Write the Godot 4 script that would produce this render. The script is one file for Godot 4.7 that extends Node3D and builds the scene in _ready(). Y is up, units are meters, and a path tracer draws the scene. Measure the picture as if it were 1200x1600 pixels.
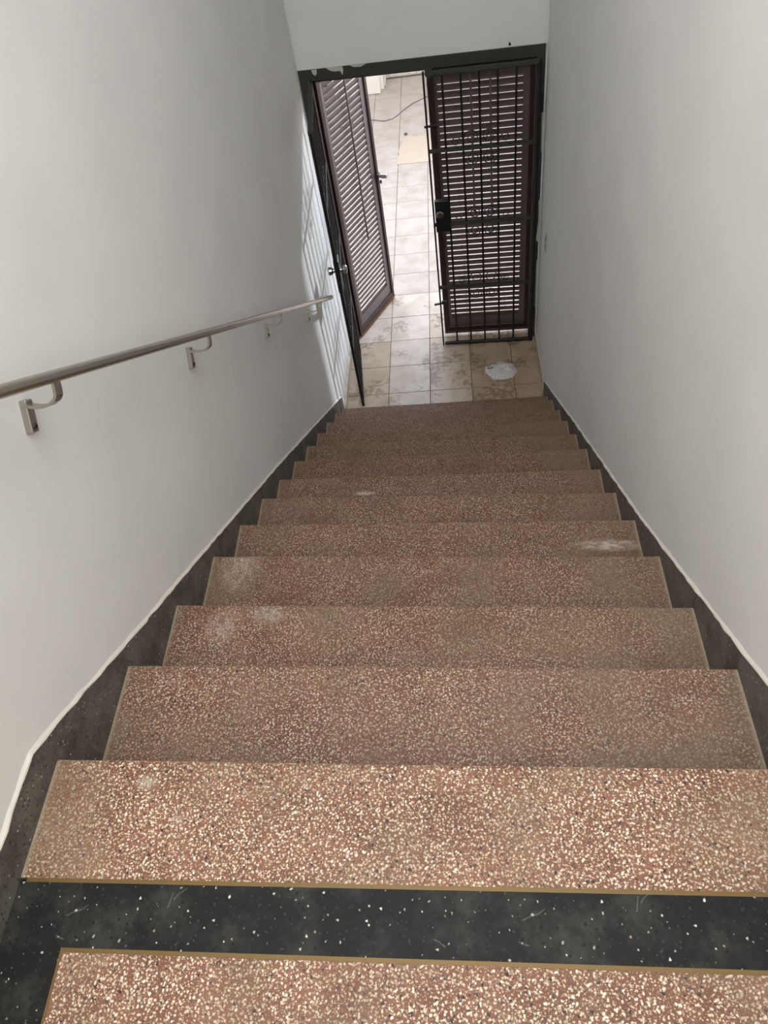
extends Node3D
# A steep stairwell seen from its upper landing: terrazzo steps down to a tiled lobby, a pair of
# louvred metal doors with folding-bar security gates, and a bright tiled passage beyond. Metres, y up.

const W := 1.424            # clear width of the stair
const YF := -2.257          # level of the lobby floor; the landing is y = 0
const RISE := 0.1763
const ZL := [0.0204, -0.2818, -0.5651, -0.8639, -1.1367, -1.4133, -1.6745, -1.9541, -2.2297, -2.5043, -2.7747, -3.0456, -3.289]
const ZR := [0.0601, -0.2268, -0.4934, -0.7831, -1.0648, -1.3408, -1.6228, -1.9157, -2.1911, -2.4717, -2.7489, -3.0305, -3.270]
const TILE := 0.30666
const ZD := -4.142          # face of the door wall at x = 0
const SKEW := 0.03438       # the door wall turns a little towards the stair on the right

var mats := {}
var taken := {}
var rng := RandomNumberGenerator.new()


# ---------------------------------------------------------------- mesh building
class MB:
	var st := SurfaceTool.new()
	func _init() -> void:
		st.begin(Mesh.PRIMITIVE_TRIANGLES)
	func v(p: Vector3, n: Vector3, uv := Vector2.ZERO) -> void:
		st.set_normal(n)
		st.set_uv(uv)
		st.add_vertex(p)
	func tri(a: Vector3, b: Vector3, c: Vector3, out: Vector3, ua := Vector2.ZERO, ub := Vector2.ZERO, uc := Vector2.ZERO) -> void:
		var n := (b - a).cross(c - a)
		if n.length_squared() < 1e-16:
			return
		n = n.normalized()
		if n.dot(out) > 0.0:
			v(a, n, ua); v(c, n, uc); v(b, n, ub)
		else:
			v(a, -n, ua); v(b, -n, ub); v(c, -n, uc)
	func quad(a: Vector3, b: Vector3, c: Vector3, d: Vector3, out: Vector3, ua := Vector2.ZERO, ub := Vector2.ZERO, uc := Vector2.ZERO, ud := Vector2.ZERO) -> void:
		tri(a, b, c, out, ua, ub, uc)
		tri(a, c, d, out, ua, uc, ud)
	# a box with chamfered edges
	func cbox(at: Vector3, size: Vector3, ch := 0.0, bs := Basis()) -> MB:
		var h := size / 2.0
		var c: float = min(ch, min(h.x, min(h.y, h.z)) * 0.9)
		for w in 3:
			var u := (w + 1) % 3
			var q := (w + 2) % 3
			for s in [-1.0, 1.0]:
				var p := []
				for k in [[-1, -1], [1, -1], [1, 1], [-1, 1]]:
					var x := Vector3.ZERO
					x[w] = s * h[w]
					x[u] = k[0] * (h[u] - c)
					x[q] = k[1] * (h[q] - c)
					p.append(at + bs * x)
				var o := Vector3.ZERO
				o[w] = s
				quad(p[0], p[1], p[2], p[3], bs * o)
			if c > 0.0:
				for su in [-1.0, 1.0]:
					for sq in [-1.0, 1.0]:
						var e := []
						for k in [[0, -1], [0, 1], [1, 1], [1, -1]]:
							var x := Vector3.ZERO
							x[u] = su * (h[u] - (c if k[0] else 0.0))
							x[q] = sq * (h[q] - (0.0 if k[0] else c))
							x[w] = k[1] * (h[w] - c)
							e.append(at + bs * x)
						var o := Vector3.ZERO
						o[u] = su
						o[q] = sq
						quad(e[0], e[1], e[2], e[3], bs * o)
		if c > 0.0:
			for sx in [-1.0, 1.0]:
				for sy in [-1.0, 1.0]:
					for sz in [-1.0, 1.0]:
						tri(at + bs * Vector3(sx * h.x, sy * (h.y - c), sz * (h.z - c)), at + bs * Vector3(sx * (h.x - c), sy * h.y, sz * (h.z - c)), at + bs * Vector3(sx * (h.x - c), sy * (h.y - c), sz * h.z), bs * Vector3(sx, sy, sz))
		return self
	func span(a: Vector3, b: Vector3, ch := 0.0) -> MB:
		return cbox((a + b) / 2.0, (b - a).abs(), ch)
	# a flat outline (in the plane of ux, uy) given a thickness along uz
	func prism(poly: PackedVector2Array, at: Vector3, ux: Vector3, uy: Vector3, uz: Vector3, uv_scale := 0.0) -> MB:
		var idx := Geometry2D.triangulate_polygon(poly)
		var p := []
		for q in poly:
			p.append(at + ux * q.x + uy * q.y)
		for i in range(0, idx.size(), 3):
			var a: int = idx[i]
			var b: int = idx[i + 1]
			var c: int = idx[i + 2]
			tri(p[a], p[b], p[c], -uz, poly[a] * uv_scale, poly[b] * uv_scale, poly[c] * uv_scale)
			tri(p[a] + uz, p[b] + uz, p[c] + uz, uz, poly[a] * uv_scale, poly[b] * uv_scale, poly[c] * uv_scale)
		var turn := 1.0 if not Geometry2D.is_polygon_clockwise(poly) else -1.0
		for i in poly.size():
			var j := (i + 1) % poly.size()
			var d: Vector2 = poly[j] - poly[i]
			var out := (ux * d.y - uy * d.x) * turn
			quad(p[i], p[j], p[j] + uz, p[i] + uz, out)
		return self
	# a round bar along a line of points
	func tube(pts: Array, r: float, sides := 8) -> MB:
		var n := pts.size()
		var up := Vector3.UP
		var rings := []
		for i in n:
			var t: Vector3 = ((pts[min(i + 1, n - 1)] as Vector3) - (pts[max(i - 1, 0)] as Vector3)).normalized()
			var side := t.cross(up)
			if side.length() < 0.05:
				side = t.cross(Vector3.RIGHT)
			side = side.normalized()
			up = side.cross(t).normalized()
			var ring := []
			for k in sides:
				var a := TAU * k / sides
				ring.append(side * cos(a) + up * sin(a))
			rings.append(ring)
		for i in n - 1:
			for k in sides:
				var l := (k + 1) % sides
				var a: Vector3 = pts[i] + rings[i][k] * r
				var b: Vector3 = pts[i] + rings[i][l] * r
				var c: Vector3 = pts[i + 1] + rings[i + 1][l] * r
				var d: Vector3 = pts[i + 1] + rings[i + 1][k] * r
				for q in [[a, b, c, rings[i][k], rings[i][l], rings[i + 1][l]], [a, c, d, rings[i][k], rings[i + 1][l], rings[i + 1][k]]]:
					var flip: bool = (q[1] - q[0]).cross(q[2] - q[0]).dot(q[3] + q[4]) > 0.0
					if flip:
						v(q[0], q[3]); v(q[2], q[5]); v(q[1], q[4])
					else:
						v(q[0], q[3]); v(q[1], q[4]); v(q[2], q[5])
		for e in [0, n - 1]:
			var o: Vector3 = (pts[0] - pts[1]) if e == 0 else (pts[n - 1] - pts[n - 2])
			for k in range(1, sides - 1):
				tri(pts[e] + rings[e][0] * r, pts[e] + rings[e][k] * r, pts[e] + rings[e][k + 1] * r, o)
		return self
	# a turned shape: profile of (radius, height) about an axis
	func lathe(profile: Array, at: Vector3, axis: Vector3, sides := 16) -> MB:
		var u := axis.cross(Vector3.UP)
		if u.length() < 0.1:
			u = axis.cross(Vector3.RIGHT)
		u = u.normalized()
		var w := axis.cross(u).normalized()
		for i in profile.size() - 1:
			for k in sides:
				var a := TAU * k / sides
				var b := TAU * (k + 1) / sides
				var da := u * cos(a) + w * sin(a)
				var db := u * cos(b) + w * sin(b)
				var p: Vector2 = profile[i]
				var q: Vector2 = profile[i + 1]
				var slope := axis * (p.x - q.x) + (da + db) * 0.5 * (q.y - p.y)
				quad(at + da * p.x + axis * p.y, at + db * p.x + axis * p.y, at + db * q.x + axis * q.y, at + da * q.x + axis * q.y, slope)
		return self
	func mesh() -> ArrayMesh:
		return st.commit()


func numbered(called: String) -> String:
	var n: int = taken.get(called, 0)
	taken[called] = n + 1
	return called if n == 0 else "%s_%03d" % [called, n]


func put(called: String, m: Mesh, mat: Material, parent: Node = self) -> MeshInstance3D:
	var o := MeshInstance3D.new()
	o.mesh = m
	o.material_override = mat
	o.cast_shadow = GeometryInstance3D.SHADOW_CASTING_SETTING_ON
	if parent == self:
		o.name = numbered(called)
		add_child(o)
	else:
		var n := 0
		var nm := called
		while parent.has_node(NodePath(nm)):
			n += 1
			nm = "%s_%03d" % [called, n]
		o.name = nm
		parent.add_child(o)
	return o


func thing(called: String, label: String, category: String, at := Vector3.ZERO, turn := 0.0, group := "") -> Node3D:
	var o := Node3D.new()
	o.name = numbered(called)
	add_child(o)
	o.position = at
	o.rotation.y = turn
	tag(o, label, category, group)
	return o


func tag(o: Node, label: String, category: String, group := "") -> Node:
	o.set_meta("label", label)
	o.set_meta("category", category)
	if group:
		o.set_meta("group", group)
	return o


func structure(o: Node, label: String, category: String) -> Node:
	o.set_meta("kind", "structure")
	return tag(o, label, category)


# ---------------------------------------------------------------- materials and textures
func c8(r: int, g: int, b: int, a := 255) -> Color:
	return Color8(r, g, b, a)


func plain(col: Color, rough := 0.6, metal := 0.0, spec := 0.5) -> StandardMaterial3D:
	var m := StandardMaterial3D.new()
	m.albedo_color = col
	m.roughness = rough
	m.metallic = metal
	m.metallic_specular = spec
	return m


func noise(sd: int, freq: float, oct := 4) -> FastNoiseLite:
	var n := FastNoiseLite.new()
	n.seed = sd
	n.noise_type = FastNoiseLite.TYPE_SIMPLEX_SMOOTH
	n.frequency = freq
	n.fractal_octaves = oct
	return n


func tri_tex(m: StandardMaterial3D, img: Image, metres: float) -> StandardMaterial3D:
	m.albedo_texture = ImageTexture.create_from_image(img)
	m.uv1_triplanar = true
	m.uv1_world_triplanar = true
	m.uv1_triplanar_sharpness = 8.0
	m.uv1_scale = Vector3.ONE / metres
	return m


# irregular little stone chips to stamp into terrazzo
func chip_stamps(cols: Array, r0: float, r1: float, count: int) -> Array:
	var out := []
	for i in count:
		var r := rng.randf_range(r0, r1)
		var n := int(ceil(r * 1.5)) * 2 + 3
		var im := Image.create_empty(n, n, false, Image.FORMAT_RGBA8)
		var base: Color = cols[rng.randi() % cols.size()]
		var f := rng.randf_range(0.86, 1.1)
		var col := Color(clampf(base.r * f, 0, 1), clampf(base.g * f, 0, 1), clampf(base.b * f, 0, 1))
		var ang := rng.randf() * PI
		var asp := rng.randf_range(0.5, 0.95)
		var ph := rng.randf() * TAU
		var lob := rng.randi_range(2, 4)
		for y in n:
			for x in n:
				var d := Vector2(x - n * 0.5 + 0.5, y - n * 0.5 + 0.5).rotated(ang)
				d.y /= asp
				var rr := r * 1.15 * (1.0 + 0.2 * sin(lob * d.angle() + ph))
				im.set_pixel(x, y, Color(col.r, col.g, col.b, clampf(rr - d.length() + 0.5, 0.0, 1.0)))
		out.append(im)
	return out


func stamp_all(img: Image, stamps: Array, spacing: float, rect: Rect2i, keep := 1.0) -> void:
	var y := float(rect.position.y)
	while y < rect.end.y:
		var x := float(rect.position.x)
		while x < rect.end.x:
			if rng.randf() < keep:
				var s: Image = stamps[rng.randi() % stamps.size()]
				img.blend_rect(s, Rect2i(Vector2i.ZERO, s.get_size()), Vector2i(int(x + rng.randf_range(-0.6, 0.6) * spacing), int(y + rng.randf_range(-0.6, 0.6) * spacing)))
			x += spacing
		y += spacing


# a soft cloud of one colour, to blend over a texture
func cloud(w: int, h: int, col: Color, f: Callable) -> Image:
	var im := Image.create_empty(w, h, false, Image.FORMAT_RGBA8)
	for y in h:
		for x in w:
			im.set_pixel(x, y, Color(col.r, col.g, col.b, clampf(f.call((x + 0.5) / w, (y + 0.5) / h), 0.0, 1.0)))
	return im


const ATLAS := 2048
const ATLAS_M := 1.45       # metres across an atlas; four rows of 0.3625 m
# smears of dry plaster: atlas row -> [x m, depth m, half length, half width, strength]
const SMEARS := {0: [[0.20, 0.045, 0.022, 0.016, 0.6], [0.28, 0.12, 0.015, 0.012, 0.35]], 3: [[0.28, 0.03, 0.05, 0.03, 0.45], [0.15, 0.07, 0.05, 0.05, 0.4]], 5: [[1.32, 0.11, 0.10, 0.022, 0.75]], 7: [[0.40, 0.10, 0.045, 0.012, 0.9]], 4: [[0.1, 0.05, 0.06, 0.08, 0.4]]}

func terrazzo_atlas(which: int) -> ImageTexture:
	var img := Image.create_empty(ATLAS, ATLAS, false, Image.FORMAT_RGBA8)
	for row in 4:
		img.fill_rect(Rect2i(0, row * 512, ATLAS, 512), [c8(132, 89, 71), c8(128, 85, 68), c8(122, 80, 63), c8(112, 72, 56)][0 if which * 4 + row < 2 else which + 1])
	var n := noise(10 + which, 0.9, 4)
	var mott := cloud(256, 256, c8(104, 66, 50), func(u: float, v: float) -> float: return 0.32 + 0.9 * n.get_noise_2d(u * 9.0, v * 9.0))
	mott.resize(ATLAS, ATLAS, Image.INTERPOLATE_CUBIC)
	img.blend_rect(mott, Rect2i(0, 0, ATLAS, ATLAS), Vector2i.ZERO)
	var cream := [c8(240, 226, 200), c8(234, 216, 188), c8(226, 206, 176), c8(244, 234, 214), c8(214, 190, 160), c8(232, 214, 186), c8(198, 172, 146)]
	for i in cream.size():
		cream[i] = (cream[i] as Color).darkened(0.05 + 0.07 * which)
	var dark := [c8(58, 50, 48), c8(76, 66, 62), c8(44, 40, 40), c8(104, 84, 74)]
	var all := Rect2i(0, 0, ATLAS, ATLAS)
	stamp_all(img, chip_stamps(cream, 0.6, 1.3, 60), 5.0, all, 0.7)
	stamp_all(img, chip_stamps(dark, 1.3, 3.8, 30), 20.0, all, 0.85)
	stamp_all(img, chip_stamps(cream, 1.4, 3.4, 80), 7.6, all, 0.80)
	for row in 4:
		var id := which * 4 + row
		var dn := noise(100 + id, 1.0, 5)
		var k := 0.06 if id < 2 else (0.12 if id < 5 else 0.02)
		var dust := cloud(363, 91, c8(134, 115, 94), func(u: float, v: float) -> float:
			var x := u * ATLAS_M
			var d := v * 0.3625
			var a := k + 0.62 * dn.get_noise_2d(x * 3.6, d * 3.6)
			a += 0.5 * exp(-x / 0.06) + 0.5 * exp(-maxf(W - x, 0.0) / 0.06)
			if id >= 2:
				a += 0.35 * exp(-maxf(0.27 - d, 0.0) / 0.07) * (0.5 + dn.get_noise_2d(x * 2.0 + 9.0, 4.0)) + 0.3 * exp(-pow((x - W + 0.12) / 0.22, 2.0))
			return minf(a, 0.62))
		dust.resize(ATLAS, 512, Image.INTERPOLATE_CUBIC)
		img.blend_rect(dust, Rect2i(0, 0, ATLAS, 512), Vector2i(0, row * 512))
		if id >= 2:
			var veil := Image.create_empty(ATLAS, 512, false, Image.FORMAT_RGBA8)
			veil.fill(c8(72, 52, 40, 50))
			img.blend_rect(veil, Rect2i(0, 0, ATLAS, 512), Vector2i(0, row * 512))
		# rusty traffic stains towards the middle
		var rust := cloud(182, 46, c8(92, 56, 38), func(u: float, v: float) -> float: return clampf(0.5 * dn.get_noise_2d(u * 5.0 + 40.0, v * 1.4 + 7.0) - 0.08, 0.0, 0.45))
		rust.resize(ATLAS, 512, Image.INTERPOLATE_CUBIC)
		img.blend_rect(rust, Rect2i(0, 0, ATLAS, 512), Vector2i(0, row * 512))
		# cement line along both ends and in places along the nosing
		var mm := ATLAS / ATLAS_M / 1000.0
		var line := cloud(16, 512, c8(158, 146, 124), func(u: float, _v: float) -> float: return 0.85 * (1.0 - u))
		img.blend_rect(line, Rect2i(0, 0, 16, 512), Vector2i(0, row * 512))
		line.flip_x()
		img.blend_rect(line, Rect2i(0, 0, 16, 512), Vector2i(int(W * 1000.0 * mm) - 16, row * 512))
		var lip := cloud(512, 8, c8(168, 152, 128), func(u: float, v: float) -> float: return 0.7 * (1.0 - v) * clampf(0.6 + 1.6 * dn.get_noise_2d(u * 14.0, 3.0), 0.0, 1.0))
		lip.resize(ATLAS, 8)
		img.blend_rect(lip, Rect2i(0, 0, ATLAS, 8), Vector2i(0, row * 512))
		for s in SMEARS.get(id, []):
			var pw := int(s[2] * 2600 * mm)
			var phh := int(s[3] * 2600 * mm)
			var sm := cloud(pw, phh, c8(196, 188, 174), func(u: float, v: float) -> float:
				var e := pow(u * 2.0 - 1.0, 2.0) + pow(v * 2.0 - 1.0, 2.0)
				return s[4] * clampf(1.2 * (1.0 - e) * (0.7 + 0.9 * dn.get_noise_2d(u * 6.0, v * 3.0)), 0.0, 1.0))
			img.blend_rect(sm, Rect2i(0, 0, pw, phh), Vector2i(int(s[0] * 1000 * mm) - pw / 2, row * 512 + int(s[1] * 1000 * mm) - phh / 2))
	return ImageTexture.create_from_image(img)


func black_terrazzo(dust: float) -> Image:
	var n := 1024           # covers 0.8 m
	var img := Image.create_empty(n, n, false, Image.FORMAT_RGBA8)
	img.fill(c8(27, 26, 25))
	var q := noise(5, 1.0, 5)
	var haze := cloud(256, 256, c8(104, 100, 93), func(u: float, v: float) -> float: return dust + 0.42 * q.get_noise_2d(u * 7.0, v * 7.0) + 0.16 * q.get_noise_2d(u * 40.0, v * 40.0))
	haze.resize(n, n, Image.INTERPOLATE_CUBIC)
	img.blend_rect(haze, Rect2i(0, 0, n, n), Vector2i.ZERO)
	stamp_all(img, chip_stamps([c8(196, 194, 184), c8(170, 168, 160), c8(150, 140, 120), c8(214, 210, 200)], 0.8, 2.9, 60), 24.0, Rect2i(0, 0, n, n), 0.5)
	stamp_all(img, chip_stamps([c8(24, 23, 22), c8(62, 59, 55)], 1.0, 3.0, 20), 12.0, Rect2i(0, 0, n, n), 0.5)
	for i in 46:            # scuffs
		var p := Vector2(rng.randf() * n, rng.randf() * n)
		var d := Vector2.from_angle(rng.randf() * TAU)
		for k in rng.randi_range(12, 60):
			p += d
			d = d.rotated(rng.randf_range(-0.08, 0.08))
			img.blend_rect(_dot(c8(150, 146, 138, 70)), Rect2i(0, 0, 2, 2), Vector2i(posmod(int(p.x), n), posmod(int(p.y), n)))
	return img


func _dot(c: Color) -> Image:
	var im := Image.create_empty(2, 2, false, Image.FORMAT_RGBA8)
	im.fill(c)
	return im


func tile_image(sd: int, dirt: float) -> Image:
	var n := 512            # covers 1.23 m
	var a := noise(sd, 1.0, 5)
	var b := noise(sd + 7, 1.0, 4)
	var img := Image.create_empty(n, n, false, Image.FORMAT_RGBA8)
	var base := c8(206, 193, 177)
	for y in n:
		for x in n:
			var u := x / float(n)
			var v := y / float(n)
			var m := a.get_noise_2d(u * 6.0, v * 6.0)
			var c := base.lerp(c8(176, 158, 136), clampf(0.35 + m, 0.0, 1.0) * 0.6)
			var s := b.get_noise_2d(u * 4.0, v * 4.0 + 20.0) + 0.6 * a.get_noise_2d(u * 26.0, v * 26.0)
			c = c.lerp(c8(88, 68, 50), clampf((s + dirt - 0.30) * 2.0, 0.0, 0.72) * (0.35 + dirt))
			img.set_pixel(x, y, c)
	return img


func wall_image() -> Image:
	var n := 512            # covers 3 m
	var a := noise(71, 1.0, 5)
	var img := Image.create_empty(n, n, false, Image.FORMAT_RGBA8)
	for y in n:
		for x in n:
			var m := a.get_noise_2d(x / 90.0, y / 90.0) * 0.018
			img.set_pixel(x, y, Color(0.912 + m, 0.906 + m, 0.892 + m * 0.9))
	return img


func make_materials() -> void:
	for k in 3:
		var t := plain(Color.WHITE, 0.55, 0.0, 0.4)
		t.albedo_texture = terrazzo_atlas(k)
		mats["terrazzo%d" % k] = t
	mats.black = tri_tex(plain(Color.WHITE, 0.55, 0.0, 0.3), black_terrazzo(0.10), 0.8)
	mats.skirting = tri_tex(plain(Color.WHITE, 0.5, 0.0, 0.45), black_terrazzo(0.85), 0.8)  # dust level raised to paint in light the upright skirting lacks
	mats.wall = tri_tex(plain(Color.WHITE, 0.75, 0.0, 0.3), wall_image(), 3.0)
	var bump := NoiseTexture2D.new()
	bump.width = 512
	bump.height = 512
	bump.seamless = true
	bump.as_normal_map = true
	bump.bump_strength = 1.6
	bump.noise = noise(33, 0.012, 4)
	mats.wall.normal_enabled = true
	mats.wall.normal_texture = bump
	mats.wall.normal_scale = 0.25
	mats.lip = plain(c8(216, 210, 200), 0.85)
	for k in 3:
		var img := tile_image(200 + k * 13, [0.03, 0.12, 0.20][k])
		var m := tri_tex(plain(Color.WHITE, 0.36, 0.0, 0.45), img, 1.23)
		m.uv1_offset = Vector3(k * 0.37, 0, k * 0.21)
		m.albedo_color = [Color.WHITE, c8(238, 231, 222), c8(222, 211, 198)][k]      # brown dirt, plus shade by the closed door put into the tint
		mats["tile_dirt_shade%d" % k] = m
	for k in 2:
		var m := tri_tex(plain(c8(222, 223, 228), 0.30, 0.0, 0.5), tile_image(300 + k * 13, -0.22), 1.23)  # same tile, tint darkened to hold down the bright passage light
		m.uv1_offset = Vector3(k * 0.43, 0, k * 0.31)
		mats["tile_clean_dimmed%d" % k] = m
	mats.grout = plain(c8(84, 72, 60), 0.9)
	mats.brass = plain(c8(112, 88, 48), 0.5, 0.35)
	mats.frame = plain(c8(54, 57, 52), 0.5)
	mats.gate = plain(c8(20, 19, 19), 0.42)
	mats.gate_dust = plain(c8(58, 58, 51), 0.75)
	mats.gate_glint = plain(c8(122, 120, 112), 0.6)
	mats.brown = plain(c8(52, 33, 31), 0.42, 0.0, 0.5)
	mats.slat = plain(c8(122, 110, 111), 0.34, 0.6, 0.6)
	mats.rust = plain(c8(116, 74, 44), 0.8)
	mats.steel = plain(c8(190, 184, 174), 0.27, 1.0)
	mats.steel_plate = plain(c8(176, 171, 162), 0.36, 1.0)
	mats.dark_metal = plain(c8(58, 50, 52), 0.4, 0.7)
	mats.chrome = plain(c8(168, 166, 166), 0.25, 1.0)
	mats.plaster = plain(c8(196, 192, 182), 0.9)
	mats.skirt_tile = plain(c8(196, 184, 166), 0.5)
	mats.bag = plain(c8(218, 214, 211), 0.42, 0.0, 0.5)
	mats.bag.backlight_enabled = true
	mats.bag.backlight = c8(120, 120, 124)
	mats.card = plain(c8(184, 166, 145), 0.9)
	mats.wire = plain(c8(112, 98, 84), 0.6)
	mats.stone = plain(c8(92, 84, 78), 0.9)
	mats.white_wall = plain(c8(230, 221, 205), 0.85)
	mats.board = plain(c8(214, 204, 188), 0.7)
	mats.plate = plain(c8(186, 182, 174), 0.5)
	mats.slot = plain(c8(44, 38, 36), 0.8)


# ---------------------------------------------------------------- the scene
func _ready() -> void:
	rng.seed = 20240611
	var cam := Camera3D.new()
	cam.name = "camera"
	add_child(cam)
	cam.position = Vector3(0.8594, 1.3842, 0.5528)
	cam.rotation = Vector3(-0.876183, 0.182706, -0.195275)
	cam.fov = 69.625
	cam.near = 0.03
	cam.far = 60.0
	cam.current = true

	var sky_mat := ProceduralSkyMaterial.new()
	sky_mat.sky_top_color = c8(212, 223, 244)
	sky_mat.sky_horizon_color = c8(246, 243, 238)
	sky_mat.ground_horizon_color = c8(200, 196, 188)
	sky_mat.ground_bottom_color = c8(150, 144, 136)
	sky_mat.sky_energy_multiplier = 2.25
	sky_mat.ground_energy_multiplier = 1.0
	var sky := Sky.new()
	sky.sky_material = sky_mat
	var env := Environment.new()
	env.background_mode = Environment.BG_SKY
	env.sky = sky
	env.tonemap_mode = Environment.TONE_MAPPER_LINEAR
	env.tonemap_exposure = 1.0
	env.sdfgi_enabled = true
	env.ssao_enabled = true
	env.ssil_enabled = true
	var we := WorldEnvironment.new()
	we.name = "world"
	we.environment = env
	add_child(we)

	var sun := DirectionalLight3D.new()     # hazy daylight slanting in through the open leaf
	sun.name = "hazy_sun"
	sun.light_energy = 0.95
	sun.light_color = Color(0.94, 0.97, 1.0)
	sun.light_angular_distance = 4.0
	sun.sky_mode = DirectionalLight3D.SKY_MODE_LIGHT_ONLY
	sun.shadow_enabled = true
	add_child(sun)
	sun.look_at_from_position(Vector3.ZERO, Vector3(-0.55, -0.38, 0.80), Vector3.UP)

	var fill_light := AreaLight3D.new()  # added area light to brighten the stairwell; no such source known
	fill_light.name = "added_fill_light"
	fill_light.area_size = Vector2(1.2, 4.2)
	fill_light.light_energy = 7.55
	fill_light.light_color = Color(0.964, 0.98, 0.99)
	fill_light.shadow_enabled = true
	fill_light.set("area_range", 20.0)
	add_child(fill_light)
	fill_light.position = Vector3(0.712, 3.135, 0.65)
	fill_light.rotation = Vector3(-PI / 2, 0, 0)

	make_materials()
	build_shell()
	build_floor()
	build_landing()
	build_stairs()
	build_baseboards()
	build_courtyard()
	build_added_cover()
	build_door_frame()
	build_doors()
	build_gates()
	build_handrail()
	build_small_things()


func door_turn() -> float:
	return -atan(SKEW)


# bead of plaster where the painted wall meets the skirting
func plaster_lip(x: float, side: float, pts: Array, parent: Node) -> void:
	var mb := MB.new()
	var rings := []
	for i in pts.size() - 1:
		var a: Vector2 = pts[i]
		var b: Vector2 = pts[i + 1]
		var n := int(max(2.0, a.distance_to(b) / 0.035))
		for k in n + (1 if i == pts.size() - 2 else 0):
			var p := a.lerp(b, k / float(n))
			var w := 0.008 + rng.randf_range(-0.0018, 0.0018)
			var t := 0.0065 + rng.randf_range(-0.002, 0.002)
			var lo := p.y - 0.002 + rng.randf_range(-0.0014, 0.0014)
			rings.append([Vector3(x - side * 0.004, lo, p.x), Vector3(x + side * t, lo + 0.001, p.x), Vector3(x + side * t * 0.85, lo + w * 0.55, p.x), Vector3(x - side * 0.002, lo + w * 1.5, p.x)])
	for i in rings.size() - 1:
		for k in 3:
			mb.quad(rings[i][k], rings[i][k + 1], rings[i + 1][k + 1], rings[i + 1][k], Vector3(side, 0.3 * (k - 1), 0))
	put("plaster_lip", mb.mesh(), mats.lip, parent)


func skirt_top(left: bool) -> Array:        # (z, y) along the top of the skirting, from the landing down
	if left:
		return [Vector2(2.9, 0.088), Vector2(0.045, 0.088), Vector2(-0.04, 0.040), Vector2(-0.324, -0.143), Vector2(-0.886, -0.492), Vector2(-1.772, -1.046), Vector2(-3.354, -2.074)]
	return [Vector2(2.9, 0.088), Vector2(0.09, 0.088), Vector2(-0.02, 0.022), Vector2(-0.447, -0.262), Vector2(-1.013, -0.636), Vector2(-2.217, -1.376), Vector2(-3.463, -2.165)]


func build_shell() -> void:
	var l := put("wall_left", MB.new().span(Vector3(-0.156, -2.4, -4.13), Vector3(-0.006, 3.2, 3.0)).mesh(), mats.wall)
	structure(l, "off-white plastered stairwell wall on the left that carries the handrail", "wall")
	plaster_lip(-0.006, 1.0, skirt_top(true), l)
	var r := put("wall_right", MB.new().span(Vector3(W + 0.006, -2.4, -4.08), Vector3(W + 0.156, 3.2, 3.0)).mesh(), mats.wall)
	structure(r, "bare off-white plastered stairwell wall on the right without handrail", "wall")
	plaster_lip(W + 0.006, -1.0, skirt_top(false), r)
	var e := put("wall_end", MB.new().span(Vector3(-0.9, 0, -0.16), Vector3(2.4, 3.55, 0)).span(Vector3(-0.9, -2.2, -0.16), Vector3(-0.003, 0, -0.01)).span(Vector3(W - 0.003, -2.2, -0.16), Vector3(2.4, 0, -0.01)).mesh(), mats.wall)
	e.position = Vector3(0, -0.241, ZD)
	e.rotation.y = door_turn()
	structure(e, "painted wall above the dark door frame at the foot of the stair", "wall")
	var b := put("wall_back", MB.new().span(Vector3(-0.156, -2.4, 3.0), Vector3(W + 0.156, 3.2, 3.15)).mesh(), mats.wall)
	structure(b, "plain off-white wall behind the upper landing", "wall")
	var c := put("ceiling", MB.new().span(Vector3(-0.156, 3.2, -4.3), Vector3(W + 0.156, 3.35, 3.15)).mesh(), mats.wall)
	structure(c, "flat white ceiling over the stairwell", "ceiling")
	var lp := thing("added_light_panel", "added unseen lamp panel on the ceiling above the landing", "fill_light", Vector3(0.712, 3.14, 0.65))  # added panel to go with the fill light, no real fitting
	put("housing", MB.new().cbox(Vector3(0, 0.03, 0), Vector3(1.28, 0.056, 4.28), 0.006).mesh(), mats.plate, lp)
	var glow := plain(c8(240, 236, 226), 0.6)
	glow.emission_enabled = true
	glow.emission = Color(0.964, 0.98, 0.99)
	glow.emission_energy_multiplier = 1.0
	put("diffuser", MB.new().cbox(Vector3(0, 0.001, 0), Vector3(1.2, 0.006, 4.2), 0.001).mesh(), glow, lp)


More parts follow.
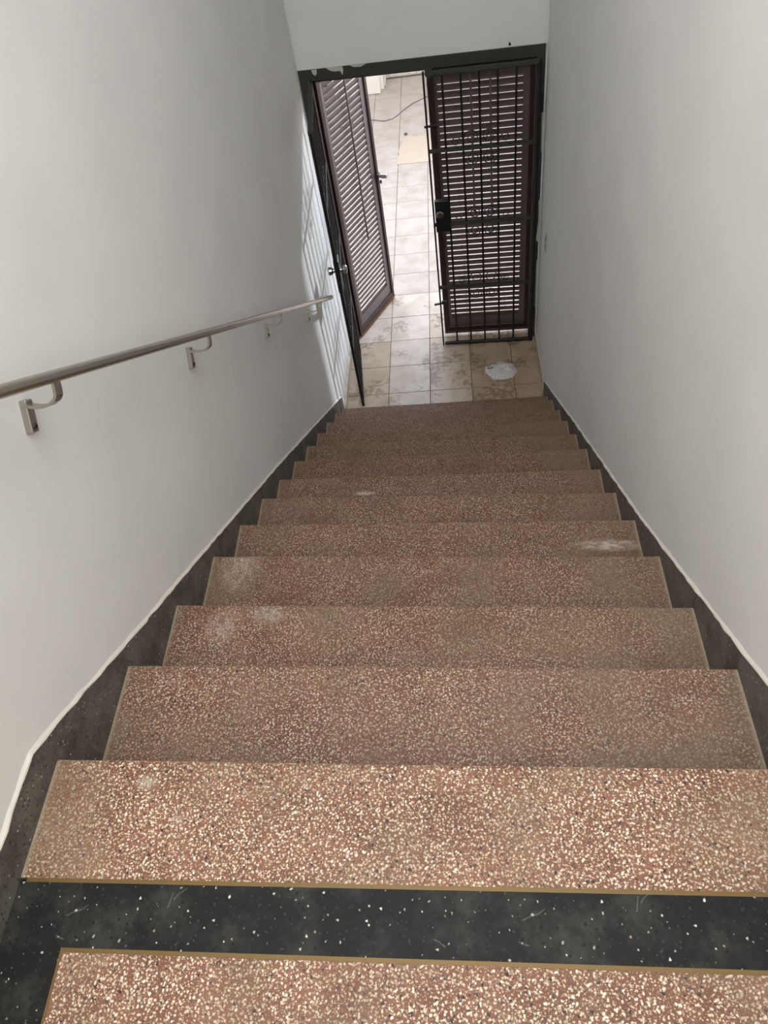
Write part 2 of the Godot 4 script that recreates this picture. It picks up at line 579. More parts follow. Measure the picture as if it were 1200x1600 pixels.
func build_floor() -> void:
	var f := put("floor", MB.new().span(Vector3(-0.95, YF - 0.12, -9.5), Vector3(2.45, YF - 0.003, -3.0)).mesh(), mats.grout)
	structure(f, "beige ceramic tiled floor running from the lobby out into the bright passage", "floor")
	var shared := {}
	for i in range(-1, 19):
		for j in range(-3, 7):
			var x0 := 0.309 + (j - 1) * TILE
			var x1 := x0 + TILE
			var z1 := -3.5585 - i * TILE
			var z0 := z1 - TILE
			if z1 > -4.2:
				x0 = maxf(x0, 0.0)
				x1 = minf(x1, W)
			z0 = maxf(z0, -9.34)
			if x1 - x0 < 0.05 or z1 - z0 < 0.03:
				continue
			var key := "%.3f_%.3f" % [x1 - x0, z1 - z0]
			if not shared.has(key):
				shared[key] = MB.new().cbox(Vector3.ZERO, Vector3(x1 - x0 - 0.0042, 0.010, z1 - z0 - 0.0042), 0.0012).mesh()
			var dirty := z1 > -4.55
			var m: Material = mats["tile_dirt_shade%d" % (2 if j >= 3 and i <= 2 else (1 if (j == 2 and i <= 2) or (j <= 0 and i <= 1) else 0))] if dirty else mats["tile_clean_dimmed%d" % (posmod(i * 3 + j, 2))]
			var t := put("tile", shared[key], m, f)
			t.position = Vector3((x0 + x1) / 2, YF - 0.005 + rng.randf_range(-0.0004, 0.0), (z0 + z1) / 2)
			t.rotation.y = 0.0016


func flat_piece(poly: Array, top: float, thick: float, uv := Vector2(-1, -1)) -> ArrayMesh:
	# polygon of (x, z) with its top at y = top; uv = atlas origin, rows run away from the first edge
	var mb := MB.new()
	var c := Vector3.ZERO
	for p in poly:
		c += Vector3(p.x, 0, p.y) / poly.size()
	var n := poly.size()
	for i in range(1, n - 1):
		var t := [poly[0], poly[i], poly[i + 1]]
		var q := []
		var u := []
		for p in t:
			q.append(Vector3(p.x, top, p.y))
			u.append(Vector2(p.x / ATLAS_M, uv.y + (p.y - uv.x) / ATLAS_M))
		mb.tri(q[0], q[1], q[2], Vector3.UP, u[0], u[1], u[2])
	for i in n:
		var a: Vector2 = poly[i]
		var b: Vector2 = poly[(i + 1) % n]
		var m := Vector3((a.x + b.x) / 2, 0, (a.y + b.y) / 2) - c
		var ua := Vector2(a.x / ATLAS_M, uv.y + (a.y - uv.x) / ATLAS_M)
		var ub := Vector2(b.x / ATLAS_M, uv.y + (b.y - uv.x) / ATLAS_M)
		mb.quad(Vector3(a.x, top, a.y), Vector3(b.x, top, b.y), Vector3(b.x, top - thick, b.y), Vector3(a.x, top - thick, a.y), m, ua, ub, ub, ua)
	return mb.mesh()


func build_landing() -> void:
	var f := put("floor_landing", MB.new().span(Vector3(0, -0.16, 0.10), Vector3(W, -0.02, 2.98)).mesh(), mats.grout)
	structure(f, "upper landing floor of tan terrazzo panels with black terrazzo bands and brass strips", "floor")
	var z := func(x: float, z0: float) -> float: return z0 + 0.0135 * x
	# tan band against the first nosing
	put("terrazzo_panel", flat_piece([Vector2(0, 0.085), Vector2(W, 0.10), Vector2(W, z.call(W, 0.2425)), Vector2(0, 0.2425)], 0.0, 0.03, Vector2(0.0204, 0.0)), mats.terrazzo0, f)
	put("brass_strip", flat_piece([Vector2(0.014, 0.2425), Vector2(W, z.call(W, 0.2425)), Vector2(W, z.call(W, 0.2495)), Vector2(0.014, 0.2495)], 0.0008, 0.03), mats.brass, f)
	put("black_band", flat_piece([Vector2(0, 0.2495), Vector2(W, z.call(W, 0.2495)), Vector2(W, z.call(W, 0.352)), Vector2(0, 0.352)], 0.0, 0.03), mats.black, f)
	put("black_band", flat_piece([Vector2(0, 0.352), Vector2(0.116, 0.3535), Vector2(0.124, 2.9), Vector2(0, 2.9)], 0.0, 0.03), mats.black, f)
	put("black_band", flat_piece([Vector2(1.316, z.call(1.316, 0.352)), Vector2(W, z.call(W, 0.352)), Vector2(W, 2.9), Vector2(1.316, 2.9)], 0.0, 0.03), mats.black, f)
	put("brass_strip", flat_piece([Vector2(0.116, 0.3535), Vector2(1.316, z.call(1.316, 0.352)), Vector2(1.316, z.call(1.316, 0.359)), Vector2(0.116, 0.3605)], 0.0008, 0.03), mats.brass, f)
	put("brass_strip", flat_piece([Vector2(0.116, 0.3605), Vector2(0.1205, 0.3605), Vector2(0.1285, 2.9), Vector2(0.124, 2.9)], 0.0008, 0.03), mats.brass, f)
	put("terrazzo_panel", flat_piece([Vector2(0.1205, 0.3605), Vector2(1.316, z.call(1.316, 0.359)), Vector2(1.316, 2.9), Vector2(0.1285, 2.9)], 0.0, 0.03, Vector2(0.34, 0.25)), mats.terrazzo0, f)


func tread_mesh(k: int, back_l: float, back_r: float, row: int, y: float) -> ArrayMesh:
	# slab with a rounded nosing, its front edge running from (0, ZL) to (W, ZR)
	var mb := MB.new()
	var zl: float = ZL[k]
	var zr: float = ZR[k]
	var prof := [Vector2(0.004, -0.034), Vector2(0.0, -0.030), Vector2(0.0, -0.007), Vector2(0.002, -0.002), Vector2(0.007, 0.0)]
	var seg := 4
	var v0 := row * 0.25
	for s in seg:
		var ts := [s / float(seg), (s + 1) / float(seg)]
		var pts := []
		for t in ts:
			var z := lerpf(zl, zr, t) + sin(t * 17.0 + k * 2.1) * 0.0008
			var bk := lerpf(back_l, back_r, t)
			var col := []
			for p in prof:
				col.append(Vector3(t * W, y + p.y, z + p.x))
			col.append(Vector3(t * W, y, bk))
			col.append(Vector3(t * W, y - 0.034, bk))
			pts.append(col)
		for i in 7:
			var j := (i + 1) % 7
			var uvs := []
			for q in [[0, i], [0, j], [1, j], [1, i]]:
				var d: float = clampf(pts[q[0]][q[1]].z - lerpf(zl, zr, ts[q[0]]), 0.0, 0.36)
				uvs.append(Vector2(pts[q[0]][q[1]].x / ATLAS_M, v0 + minf(d / ATLAS_M, 0.248)))
			var out: Vector3 = [Vector3(0, -0.5, -1), Vector3(0, 0, -1), Vector3(0, 0.4, -1), Vector3(0, 1, -0.5), Vector3.UP, Vector3(0, 0, 1), Vector3.DOWN][i]
			mb.quad(pts[0][i], pts[0][j], pts[1][j], pts[1][i], out, uvs[0], uvs[1], uvs[2], uvs[3])
		for e in ([0] if s == 0 else []) + ([1] if s == seg - 1 else []):
			for i in range(1, 6):
				mb.tri(pts[e][0], pts[e][i], pts[e][i + 1], Vector3(-1 if e == 0 else 1, 0, 0))
	return mb.mesh()


func build_stairs() -> void:
	var s := thing("staircase", "straight flight of brown terrazzo steps going down between two white walls", "stairs", Vector3(0, 0, 0))
	for k in 13:
		var y := -k * RISE if k < 12 else -2.125
		var bl: float = ZL[k - 1] + 0.022 if k > 0 else 0.085
		var br: float = ZR[k - 1] + 0.022 if k > 0 else 0.10
		var id := 0 if k == 0 else (k + 1 if k < 11 else k - 1)
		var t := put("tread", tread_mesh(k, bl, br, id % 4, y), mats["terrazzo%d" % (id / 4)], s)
		t.position = Vector3.ZERO
		var ynext := -(k + 1) * RISE if k < 11 else (-2.125 if k == 11 else YF)
		var mb := MB.new()
		mb.quad(Vector3(0, y - 0.034, ZL[k] + 0.022), Vector3(W, y - 0.034, ZR[k] + 0.022), Vector3(W, ynext, ZR[k] + 0.022), Vector3(0, ynext, ZL[k] + 0.022), Vector3(0, 0, -1), Vector2(0, 0.3), Vector2(0.98, 0.3), Vector2(0.98, 0.4), Vector2(0, 0.4))
		mb.quad(Vector3(0, y - 0.034, ZL[k] + 0.045), Vector3(W, y - 0.034, ZR[k] + 0.045), Vector3(W, ynext, ZR[k] + 0.045), Vector3(0, ynext, ZL[k] + 0.045), Vector3(0, 0, 1))
		for q in [[0.0, ZL[k]], [W, ZR[k]]]:
			mb.quad(Vector3(q[0], y - 0.034, q[1] + 0.022), Vector3(q[0], y - 0.034, q[1] + 0.045), Vector3(q[0], ynext, q[1] + 0.045), Vector3(q[0], ynext, q[1] + 0.022), Vector3(1 if q[0] > 0 else -1, 0, 0))
		put("riser", mb.mesh(), mats["terrazzo%d" % (id / 4)], t)


func path_y(pts: Array, z: float) -> float:
	for i in pts.size() - 1:
		if z <= pts[i].x and z >= pts[i + 1].x:
			return lerpf(pts[i].y, pts[i + 1].y, (pts[i].x - z) / (pts[i].x - pts[i + 1].x))
	return pts[-1].y


func build_baseboards() -> void:
	for left in [true, false]:
		var pts := skirt_top(left)
		var b := Node3D.new()
		b.name = "baseboard_left" if left else "baseboard_right"
		add_child(b)
		structure(b, "dark grey terrazzo skirting stepping down along the %s wall" % ("left handrail" if left else "bare right"), "skirting")
		var zs: Array = ZL if left else ZR
		var x := -0.0058 if left else W + 0.0058
		var th := 0.0058 if left else -0.0058
		var cuts := [2.9, 1.5, zs[0] - 0.004]
		for k in range(1, 12):
			cuts.append(zs[k] - 0.004)
		cuts.append(pts[-1].x)
		for i in cuts.size() - 1:
			var a: float = cuts[i]
			var c: float = cuts[i + 1]
			if i > 0:
				a -= 0.0009
			var poly := PackedVector2Array()
			poly.append(Vector2(a, path_y(pts, a)))
			for p in pts:
				if p.x < a - 0.003 and p.x > c + 0.003:
					poly.append(p)
			poly.append(Vector2(c, path_y(pts, c)))
			var low := minf(path_y(pts, a), path_y(pts, c)) - 0.30
			low = maxf(low, YF)
			if i == cuts.size() - 2:
				low = YF
			poly.append(Vector2(c, low))
			poly.append(Vector2(a, low))
			put("skirting_panel", MB.new().prism(poly, Vector3(x, 0, 0), Vector3(0, 0, 1), Vector3.UP, Vector3(th + rng.randf_range(-0.0006, 0.0006), 0, 0)).mesh(), mats.skirting, b)
	# low tile skirting round the lobby
	var tl := put("trim_2", MB.new().span(Vector3(-0.006, YF, -4.10), Vector3(0.006, YF + 0.075, -3.356), 0.003).mesh(), mats.skirt_tile)
	structure(tl, "low pale tile skirting at the lobby floor below the open gate on the left", "skirting")
	var tr := put("trim_3", MB.new().span(Vector3(W - 0.006, YF, -4.06), Vector3(W + 0.006, YF + 0.075, -3.465), 0.003).mesh(), mats.skirt_tile)
	structure(tr, "low pale tile skirting at the lobby floor along the right wall", "skirting")


func build_courtyard() -> void:
	var l := put("wall_passage_left", MB.new().span(Vector3(-1.05, YF - 0.1, -9.6), Vector3(-0.9, 0.0, -4.2)).mesh(), mats.white_wall)
	structure(l, "whitewashed wall of the outdoor passage behind the open louvred door", "wall")
	var r := put("wall_passage_right", MB.new().span(Vector3(2.4, YF - 0.1, -9.6), Vector3(2.55, -0.5, -4.2)).mesh(), mats.white_wall)
	structure(r, "whitewashed wall of the outdoor passage on the far right beyond the doors", "wall")
	var p := put("wall_passage_pillar", MB.new().span(Vector3(-0.5, YF, -9.08), Vector3(0.062, 0.2, -8.93), 0.008).span(Vector3(-0.5, YF, -9.36), Vector3(0.10, 0.2, -9.06)).mesh(), mats.white_wall)
	structure(p, "white pillar at the far end of the passage beside the cream cladding", "pillar")
	var b := put("wall_passage_back", MB.new().span(Vector3(-0.9, YF - 0.1, -9.55), Vector3(2.4, -0.3, -9.38)).mesh(), mats.white_wall)
	structure(b, "cream boarded wall closing the far end of the passage", "wall")
	var bm := MB.new().span(Vector3(0, 0, 0), Vector3(0.083, 2.0, 0.016), 0.004).mesh()
	for k in 26:
		var o := put("board", bm, mats.board, b)
		o.position = Vector3(0.15 + k * 0.086, YF + 0.012, -9.378 + (0.002 if k % 3 == 0 else 0.0))
	var sb := MB.new().span(Vector3(0, 0, 0), Vector3(0.016, 2.0, 0.083), 0.004).mesh()
	for k in 3:
		var o := put("board", sb, mats.board, b)
		o.position = Vector3(0.102, YF + 0.012, -9.36 + k * 0.09)


func build_added_cover() -> void:
	# unseen cover, added to dim the passage floor
	var c := put("ceiling_added_cover", MB.new().span(Vector3(-1.05, 0.45, -9.6), Vector3(2.55, 0.55, -7.6)).mesh(), mats.white_wall)
	structure(c, "added unseen cover over the far end of the outdoor passage", "ceiling")
	var posts := put("wall_passage_side", MB.new().span(Vector3(-1.05, 0.0, -9.6), Vector3(-0.9, 0.45, -7.6)).span(Vector3(2.4, -0.5, -9.6), Vector3(2.55, 0.45, -9.3)).span(Vector3(-1.05, -0.3, -9.55), Vector3(2.4, 0.45, -9.40)).mesh(), mats.white_wall)
	structure(posts, "upper wall under the added cover at the far end of the passage", "wall")


func build_door_frame() -> void:
	var f := Node3D.new()
	f.name = "trim_1"
	add_child(f)
	f.position = Vector3(0, YF, ZD)
	f.rotation.y = door_turn()
	structure(f, "dark green-grey metal door frame with chipped edges at the foot of the stair", "door frame")
	var top := -0.241 - YF
	put("lintel", MB.new().span(Vector3(-0.004, top - 0.062, -0.05), Vector3(1.4205, top, 0.006), 0.002).mesh(), mats.frame, f)
	put("jamb", MB.new().span(Vector3(-0.004, 0, -0.05), Vector3(0.046, top - 0.062, 0.006), 0.002).mesh(), mats.frame, f)
	put("jamb", MB.new().span(Vector3(1.372, 0, -0.05), Vector3(1.4205, top - 0.062, 0.006), 0.002).mesh(), mats.frame, f)
	# inner reveal the louvred doors close against
	put("door_stop", MB.new().span(Vector3(-0.004, top - 0.09, -0.15), Vector3(1.4205, top, -0.052)).mesh(), mats.brown, f)
	put("door_stop", MB.new().span(Vector3(-0.004, 0, -0.13), Vector3(0.052, top - 0.09, -0.052)).mesh(), mats.brown, f)
	put("door_stop", MB.new().span(Vector3(1.378, 0, -0.15), Vector3(1.4205, top - 0.09, -0.052)).mesh(), mats.brown, f)
	# scraps of white plaster left on the frame
	var scraps := [
		[Vector2(0.078, -0.002), Vector2(0.110, -0.001), Vector2(0.108, -0.022), Vector2(0.098, -0.034), Vector2(0.084, -0.024)],
		[Vector2(0.165, 0.002), Vector2(0.262, 0.004), Vector2(0.266, -0.018), Vector2(0.258, -0.045), Vector2(0.247, -0.022), Vector2(0.214, -0.022), Vector2(0.190, -0.016)],
		[Vector2(0.30, 0.004), Vector2(0.41, 0.004), Vector2(0.37, -0.012), Vector2(0.33, -0.010)],
		[Vector2(1.412, -0.36), Vector2(1.422, -0.35), Vector2(1.424, -0.62), Vector2(1.416, -0.60)],
		[Vector2(1.413, -0.92), Vector2(1.424, -0.90), Vector2(1.424, -1.22), Vector2(1.405, -1.20), Vector2(1.416, -1.06)],
		[Vector2(1.414, -1.36), Vector2(1.424, -1.34), Vector2(1.424, -1.78), Vector2(1.416, -1.76)],
	]
	for s in scraps:
		put("plaster_scrap", MB.new().prism(PackedVector2Array(s), Vector3(0, top, 0.006), Vector3.RIGHT, Vector3.UP, Vector3(0, 0, 0.002)).mesh(), mats.plaster, f)


# a leaf of the louvred door: x runs from the hinge (0) to the free edge (w), +z is the inside face, y from the floor
func louvre_leaf(o: Node3D, w: float, mh: float, mf: float, rods: Array, rod_low: float) -> void:
	var bot := 0.020 if rods.size() == 1 else 0.040
	var top := 1.925
	var th := 0.034
	put("stile", MB.new().span(Vector3(0, bot, -th), Vector3(0.040, top, 0), 0.003).mesh(), mats.brown, o)
	put("stile", MB.new().span(Vector3(w - 0.030, bot, -th), Vector3(w, top, 0), 0.003).mesh(), mats.brown, o)
	put("rail", MB.new().span(Vector3(0.040, top - 0.04, -th), Vector3(w - 0.030, top, 0), 0.003).mesh(), mats.brown, o)
	put("rail", MB.new().span(Vector3(0.040, bot, -th), Vector3(w - 0.030, bot + 0.05, 0), 0.003).mesh(), mats.brown, o)
	var x0 := mh
	var x1 := w - mf
	var y0 := 0.165
	var y1 := 1.865
	put("panel_border", MB.new().span(Vector3(0.040, y0, -0.022), Vector3(x0, y1, -0.012)).mesh(), mats.slat, o)
	put("panel_border", MB.new().span(Vector3(x1, y0, -0.022), Vector3(w - 0.030, y1, -0.012)).mesh(), mats.slat, o)
	put("panel_border", MB.new().span(Vector3(0.040, y1, -0.022), Vector3(w - 0.030, top - 0.04, -0.012)).mesh(), mats.slat, o)
	put("panel_border", MB.new().span(Vector3(0.040, bot + 0.05, -0.022), Vector3(w - 0.030, y0, -0.012)).mesh(), mats.slat, o)
	# thin pressed slats that shed rain outwards
	var a := deg_to_rad(71.0)
	var bs := Basis(Vector3.RIGHT, PI / 2 - a)
	var sm := MB.new()
	sm.cbox(Vector3.ZERO, Vector3(x1 - x0 + 0.004, 0.043, 0.0016), 0.0, bs)
	var slat := sm.mesh()
	var n := 42
	for k in n:
		var s := put("slat", slat, mats.slat, o)
		s.position = Vector3((x0 + x1) / 2, y0 + 0.018 + k * (y1 - y0 - 0.03) / (n - 1), -0.017)
	for r in rods:  # thin uprights down the upper part of the leaf
		put("upright_rod", MB.new().tube([Vector3(r, rod_low, 0.0), Vector3(r, y1 + 0.02, 0.0)], 0.0065, 8).mesh(), mats.slat, o)
	put("drip_edge", MB.new().span(Vector3(0, bot - 0.008, -th - 0.004), Vector3(w, bot + 0.010, 0.004), 0.002).mesh(), mats.rust if rods.size() == 1 else mats.brown, o)


func build_doors() -> void:
	var l := Node3D.new()
	l.name = "door_1"
	add_child(l)
	l.position = Vector3(0.071, YF, -4.243)
	l.rotation.y = deg_to_rad(63.57)
	structure(l, "brown metal louvred door leaf swung open outwards, on the left", "door")
	louvre_leaf(l, 0.577, 0.0756, 0.078, [0.311], 0.69)
	put("lock_plate", MB.new().span(Vector3(0.535, 1.035, 0.0), Vector3(0.575, 1.075, 0.012), 0.003).mesh(), mats.dark_metal, l)
	put("door_knob", MB.new().lathe([Vector2(0.0, 0.062), Vector2(0.014, 0.062), Vector2(0.017, 0.058), Vector2(0.017, 0.020), Vector2(0.012, 0.016), Vector2(0.012, 0.0)], Vector3(0.556, 1.055, 0.010), Vector3(0.25, 0, 0.968), 18).mesh(), mats.chrome, l)
	put("key", MB.new().cbox(Vector3(0.572, 1.005, 0.012), Vector3(0.012, 0.026, 0.014), 0.003).mesh(), mats.dark_metal, l)
	var r := Node3D.new()
	r.name = "door_2"
	add_child(r)
	var t := door_turn()
	r.position = Vector3(0.740, YF, ZD + 0.740 * SKEW - 0.058)
	r.rotation.y = t
	structure(r, "closed brown metal louvred door leaf behind the barred gate on the right", "door")
	louvre_leaf(r, 0.634, 0.058, 0.070, [0.257, 0.373], 1.0)
	put("bolt", MB.new().tube([Vector3(0.05, 1.612, 0.008), Vector3(-0.035, 1.606, 0.008)], 0.008, 8).cbox(Vector3(0.025, 1.612, 0.007), Vector3(0.045, 0.03, 0.012), 0.003).mesh(), mats.dark_metal, r)


func spiral(c: Vector3, r0: float, turns: float, sx: float, sy: float) -> Array:
	var p := []
	var n := int(turns * 14)
	for i in n + 1:
		var t := i / float(n)
		var a := t * turns * TAU
		var r := lerpf(r0, r0 * 0.25, t)
		p.append(c + Vector3(sx * r * cos(a), sy * r * sin(a), 0))
	return p


# a security gate: x from the hinge (0) to the free stile (w), y from the floor
func make_gate(label: String, at: Vector3, turn: float, w: float) -> Node3D:
	var g := thing("security_gate", label, "gate", at, turn, "pair of barred security gates")
	var top := 1.957
	put("stile", MB.new().span(Vector3(-0.010, 0.006, -0.010), Vector3(0.010, top, 0.010), 0.002).mesh(), mats.gate, g)
	put("stile", MB.new().span(Vector3(w - 0.006, 0.006, -0.010), Vector3(w + 0.005, top, 0.010), 0.002).mesh(), mats.gate, g)
	put("rail", MB.new().span(Vector3(0.010, top - 0.022, -0.013), Vector3(w - 0.012, top, 0.013), 0.002).mesh(), mats.gate_dust, g)
	put("rail", MB.new().span(Vector3(0.010, 0.012, -0.010), Vector3(w - 0.012, 0.034, 0.010), 0.002).mesh(), mats.gate, g)
	for k in 5:
		var x := w * (0.134 + 0.1065 * k) / 0.668
		put("bar", MB.new().span(Vector3(x - 0.0065, 0.034, -0.0065), Vector3(x + 0.0065, top - 0.022, 0.0065), 0.0015).mesh(), mats.gate, g)
	for y in [0.522, 1.01, 1.50]:
		put("cross_bar", MB.new().span(Vector3(0.010, y - 0.009, 0.0065), Vector3(w - 0.006, y + 0.009, 0.0105), 0.001).span(Vector3(0.010, y - 0.009, -0.0105), Vector3(w - 0.006, y + 0.009, -0.0065), 0.001).mesh(), mats.gate_dust, g)
		var mid := w * 0.347 / 0.668
		for sx in [-1.0, 1.0]:
			for sy in [-1.0, 1.0]:
				put("scroll", MB.new().tube(spiral(Vector3(mid + sx * 0.052, y + sy * 0.064, 0.0), 0.046, 1.6, sx, sy), 0.0032, 6).mesh(), mats.gate, g)
		for sx in [-1.0, 1.0]:
			put("scroll", MB.new().tube(spiral(Vector3(mid + sx * 0.150, y + 0.045, 0.0), 0.030, 1.4, -sx, 1.0), 0.003, 6).mesh(), mats.gate, g)
	# lock box with a latch knob on each face
	var lb := put("lock_box", MB.new().span(Vector3(w - 0.105, 0.962, -0.016), Vector3(w - 0.012, 1.180, 0.016), 0.003).mesh(), mats.gate, g)
	for s in [-1.0, 1.0]:
		put("knob", MB.new().lathe([Vector2(0.0, 0.046), Vector2(0.020, 0.044), Vector2(0.026, 0.036), Vector2(0.024, 0.018), Vector2(0.014, 0.012), Vector2(0.014, 0.0)], Vector3(w - 0.045, 1.105, s * 0.016), Vector3(0, 0, s), 14).mesh(), mats.chrome, lb)
	for y in [0.25, 1.72]:
		put("hinge", MB.new().tube([Vector3(-0.016, y - 0.05, 0), Vector3(-0.016, y + 0.05, 0)], 0.009, 10).mesh(), mats.gate, g)
	return g


func build_gates() -> void:
	var a := Vector3(0.066, 0, -4.065)
	var b := Vector3(0.126, 0, -3.44)
	var d := b - a
	var g := make_gate("black barred security gate folded open against the left wall", Vector3(a.x, YF, a.z), atan2(-d.z, d.x), d.length())
	# painted glints: pale strips where the free stile edge catches light
	put("glint_strip", MB.new().span(Vector3(d.length() - 0.0125, 0.86, -0.0112), Vector3(d.length() + 0.002, 1.05, -0.0098)).mesh(), mats.gate_glint, g)
	put("glint_strip", MB.new().span(Vector3(d.length() - 0.0125, 1.42, -0.0112), Vector3(d.length() - 0.004, 1.62, -0.0098)).mesh(), mats.gate_glint, g)
	var h := Vector3(1.388, 0, -4.044)
	var f := Vector3(0.724, 0, -4.067)
	d = f - h
	var r := make_gate("black barred security gate standing closed before the right louvred door", Vector3(h.x, YF, h.z), atan2(-d.z, d.x), d.length())
	# pointed catch at the top and a sliding bolt lower down
	var w := d.length()
	put("catch", MB.new().prism(PackedVector2Array([Vector2(w - 0.055, 1.985), Vector2(w - 0.012, 1.985), Vector2(w - 0.012, 1.94), Vector2(w - 0.033, 1.918), Vector2(w - 0.055, 1.94)]), Vector3(0, 0, -0.018), Vector3.RIGHT, Vector3.UP, Vector3(0, 0, 0.005)).mesh(), mats.gate_dust, r)
	put("sliding_bolt", MB.new().tube([Vector3(w - 0.05, 0.385, 0.012), Vector3(w + 0.045, 0.370, 0.012)], 0.008, 8).cbox(Vector3(w - 0.03, 0.385, 0.012), Vector3(0.04, 0.03, 0.014), 0.003).mesh(), mats.gate, r)


func build_handrail() -> void:
	var h := thing("handrail", "round brushed stainless steel handrail on brackets along the left wall", "handrail", Vector3(0, 0, 0))
	var rail := []
	var line := func(z: float) -> Vector3: return Vector3(0.07, 0.625 + 0.632 * (z + 0.382), z)
	for k in 9:
		rail.append(line.call(lerpf(0.35, -3.34, k / 8.0)))
	# the end turns back into the wall
	var e: Vector3 = line.call(-3.375)
	for k in 7:
		var a := k / 6.0 * PI / 2
		rail.append(e + Vector3(-0.032 + 0.032 * cos(a), -0.020 * sin(a), -0.032 * sin(a)))
	rail.append(e + Vector3(-0.074, -0.020, -0.032))
	put("rail", MB.new().tube(rail, 0.0125, 20).mesh(), mats.steel, h)
	# brackets stand square to the slope of the rail
	var up := Vector3(0, 0.846, -0.533)
	var along := Vector3(0, -0.533, -0.846)
	var bs := Basis(Vector3.RIGHT, up, along * -1.0)
	for zc in [-0.493, -1.288, -2.131, -2.945]:
		var o: Vector3 = line.call(zc - 0.039)
		o.x = 0.0
		var p := put("bracket", MB.new().cbox(o - up * 0.074 + Vector3(-0.001, 0, 0), Vector3(0.018, 0.066, 0.026), 0.002, bs).mesh(), mats.steel_plate, h)
		var arm := MB.new()
		var pts := [Vector2(0.004, -0.052), Vector2(0.022, -0.056), Vector2(0.040, -0.056), Vector2(0.055, -0.052), Vector2(0.066, -0.045), Vector2(0.0715, -0.037), Vector2(0.072, -0.030), Vector2(0.072, -0.008)]
		for i in pts.size() - 1:
			var a: Vector2 = pts[i]
			var b: Vector2 = pts[i + 1]
			var n := (b - a).orthogonal().normalized() * 0.003
			var q := []
			for s in [-0.013, 0.013]:
				for c in [a + n, b + n, b - n, a - n]:
					q.append(o + Vector3(c.x, 0, 0) + up * c.y + along * s)
			var nn := Vector3(n.x, 0, 0) + up * n.y
			arm.quad(q[0], q[1], q[5], q[4], nn)
			arm.quad(q[3], q[2], q[6], q[7], -nn)
			arm.quad(q[0], q[1], q[2], q[3], -along)
			arm.quad(q[4], q[5], q[6], q[7], along)
		put("arm", arm.mesh(), mats.steel_plate, p)
		put("screw", MB.new().lathe([Vector2(0.0, 0.004), Vector2(0.004, 0.0035), Vector2(0.0065, 0.0)], o + Vector3(0.008, 0, 0) - up * 0.094, Vector3(1, 0, 0), 12).mesh(), mats.dark_metal, p)


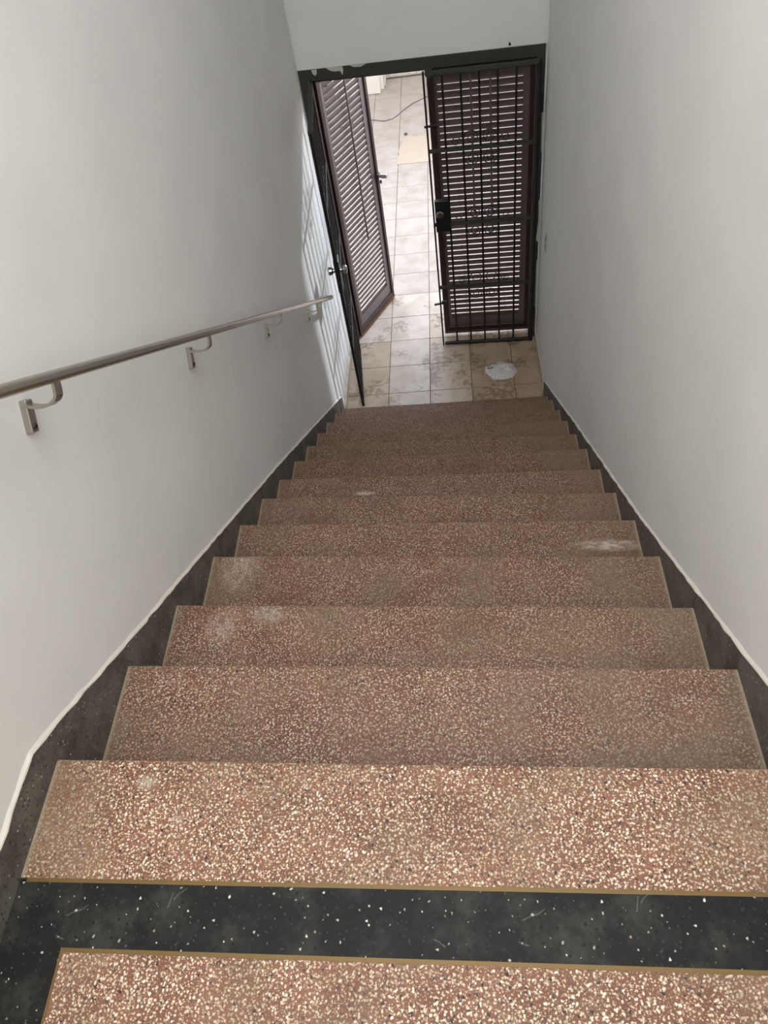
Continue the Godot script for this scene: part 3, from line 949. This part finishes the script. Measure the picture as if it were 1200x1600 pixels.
func build_small_things() -> void:
	build_bag()
	# flat piece of cardboard out in the passage
	var card := [Vector2(0.301, -7.09), Vector2(0.62, -7.085), Vector2(0.86, -7.09), Vector2(0.88, -7.66), Vector2(0.62, -7.69), Vector2(0.54, -7.70), Vector2(0.50, -7.66), Vector2(0.43, -7.72), Vector2(0.375, -7.70), Vector2(0.36, -7.62), Vector2(0.325, -7.52), Vector2(0.33, -7.43), Vector2(0.300, -7.38), Vector2(0.318, -7.30), Vector2(0.29, -7.24), Vector2(0.298, -7.16)]
	var poly := PackedVector2Array(card)
	var cm := put("cardboard_sheet", MB.new().prism(poly, Vector3(0, YF + 0.0006, 0), Vector3(1, 0, 0), Vector3(0, 0, 1), Vector3(0, 0.005, 0)).mesh(), mats.card)
	tag(cm, "torn flat sheet of brown cardboard lying on the passage tiles", "cardboard")
	var st := MB.new()
	st.lathe([Vector2(0.0, 0.020), Vector2(0.012, 0.018), Vector2(0.022, 0.010), Vector2(0.020, 0.0)], Vector3.ZERO, Vector3(0.1, 1, 0).normalized(), 7)
	var so := put("stone", st.mesh(), mats.stone)
	so.position = Vector3(0.379, YF, -7.765)
	tag(so, "small grey stone on the tiles at the far edge of the cardboard", "stone")
	var cps := [Vector3(-0.86, 0, -7.95), Vector3(-0.40, 0, -8.12), Vector3(-0.10, 0, -8.22), Vector3(0.02, 0, -8.215), Vector3(0.126, 0, -8.154), Vector3(0.227, 0, -8.194), Vector3(0.341, 0, -8.381), Vector3(0.451, 0, -8.54), Vector3(0.593, 0, -8.659), Vector3(0.80, 0, -8.74), Vector3(1.2, 0, -8.72), Vector3(1.7, 0, -8.80)]
	var cv := Curve3D.new()
	for i in cps.size():
		var t: Vector3 = (cps[min(i + 1, cps.size() - 1)] - cps[max(i - 1, 0)]) / 6.0
		cv.add_point(cps[i], -t, t)
	var pts := []
	for i in 61:
		pts.append(cv.sample_baked(cv.get_baked_length() * i / 60.0) + Vector3(0, YF + 0.0045, 0))
	var cb := put("cable", MB.new().tube(pts, 0.0045, 6).mesh(), mats.wire)
	tag(cb, "thin dark cable snaking across the far passage floor", "cable")
	# little two-gang plate on the right wall by the door
	var sw := thing("wall_switch", "small double wall plate with dark slots on the right wall by the frame", "switch", Vector3(W + 0.006, -1.33, -3.755))
	put("plate", MB.new().span(Vector3(-0.005, 0.0, -0.022), Vector3(0, 0.13, 0.022), 0.002).mesh(), mats.plate, sw)
	for y in [0.018, 0.072]:
		put("slot", MB.new().span(Vector3(-0.0062, y, -0.012), Vector3(-0.004, y + 0.036, 0.010), 0.0005).mesh(), mats.slot, sw)
	var nl := put("nail", MB.new().tube([Vector3(0, 0, -0.01), Vector3(0, -0.004, 0.018)], 0.004, 6).lathe([Vector2(0, 0.003), Vector2(0.007, 0.002), Vector2(0.007, 0)], Vector3(0, -0.004, 0.017), Vector3(0, 0, 1), 8).mesh(), mats.dark_metal)
	nl.position = Vector3(1.218, -0.217, ZD + 1.218 * SKEW)
	tag(nl, "single dark nail in the wall above the closed gate", "nail")


func build_bag() -> void:
	# crumpled carrier bag lying flat: an outline on the floor, puffed up and creased, its handle slits open
	var out := [Vector2(1.022, -3.722), Vector2(1.030, -3.775), Vector2(1.075, -3.805), Vector2(1.15, -3.812), Vector2(1.232, -3.775), Vector2(1.262, -3.700), Vector2(1.222, -3.632), Vector2(1.165, -3.612), Vector2(1.085, -3.620), Vector2(1.045, -3.672)]
	var cx := Vector2(1.145, -3.712)
	var n := noise(77, 1.0, 3)
	var rings := 24
	var sides := 96
	var grid := []
	for i in rings + 1:
		var t := i / float(rings)
		var row := []
		for k in sides:
			var f := k / float(sides) * out.size()
			var a: Vector2 = out[int(f) % out.size()]
			var b: Vector2 = out[(int(f) + 1) % out.size()]
			var e := a.lerp(b, f - floor(f))
			e = cx + (e - cx) * (1.0 + 0.02 * sin(k * 2.3))
			var p := cx.lerp(e, t)
			var h := 0.030 * sqrt(maxf(0.0, 1.0 - t * t)) + 0.004
			h += 0.022 * n.get_noise_2d(p.x * 18.0, p.y * 18.0) * (1.0 - t * 0.7)
			h += 0.010 * absf(n.get_noise_2d(p.x * 40.0 + 5.0, p.y * 16.0)) * (1.0 - t * t)
			row.append(Vector3(p.x, YF + maxf(h, 0.002), p.y))
		grid.append(row)
	var mb := MB.new()
	for i in rings:
		for k in sides:
			var l := (k + 1) % sides
			var c: Vector3 = (grid[i][k] + grid[i + 1][l]) / 2.0
			var s1 := absf(c.z + 3.772 + 0.10 * (c.x - 1.06)) < 0.013 and c.x > 1.035 and c.x < 1.115
			var s2 := absf(c.z + 3.735) < 0.009 and c.x > 1.042 and c.x < 1.085
			if s1 or s2:
				continue
			mb.quad(grid[i][k], grid[i][l], grid[i + 1][l], grid[i + 1][k], Vector3.UP)
	mb.st.index()
	var bag := put("plastic_bag", mb.mesh(), mats.bag)
	tag(bag, "crumpled white plastic carrier bag lying on the dirty lobby tiles", "bag")
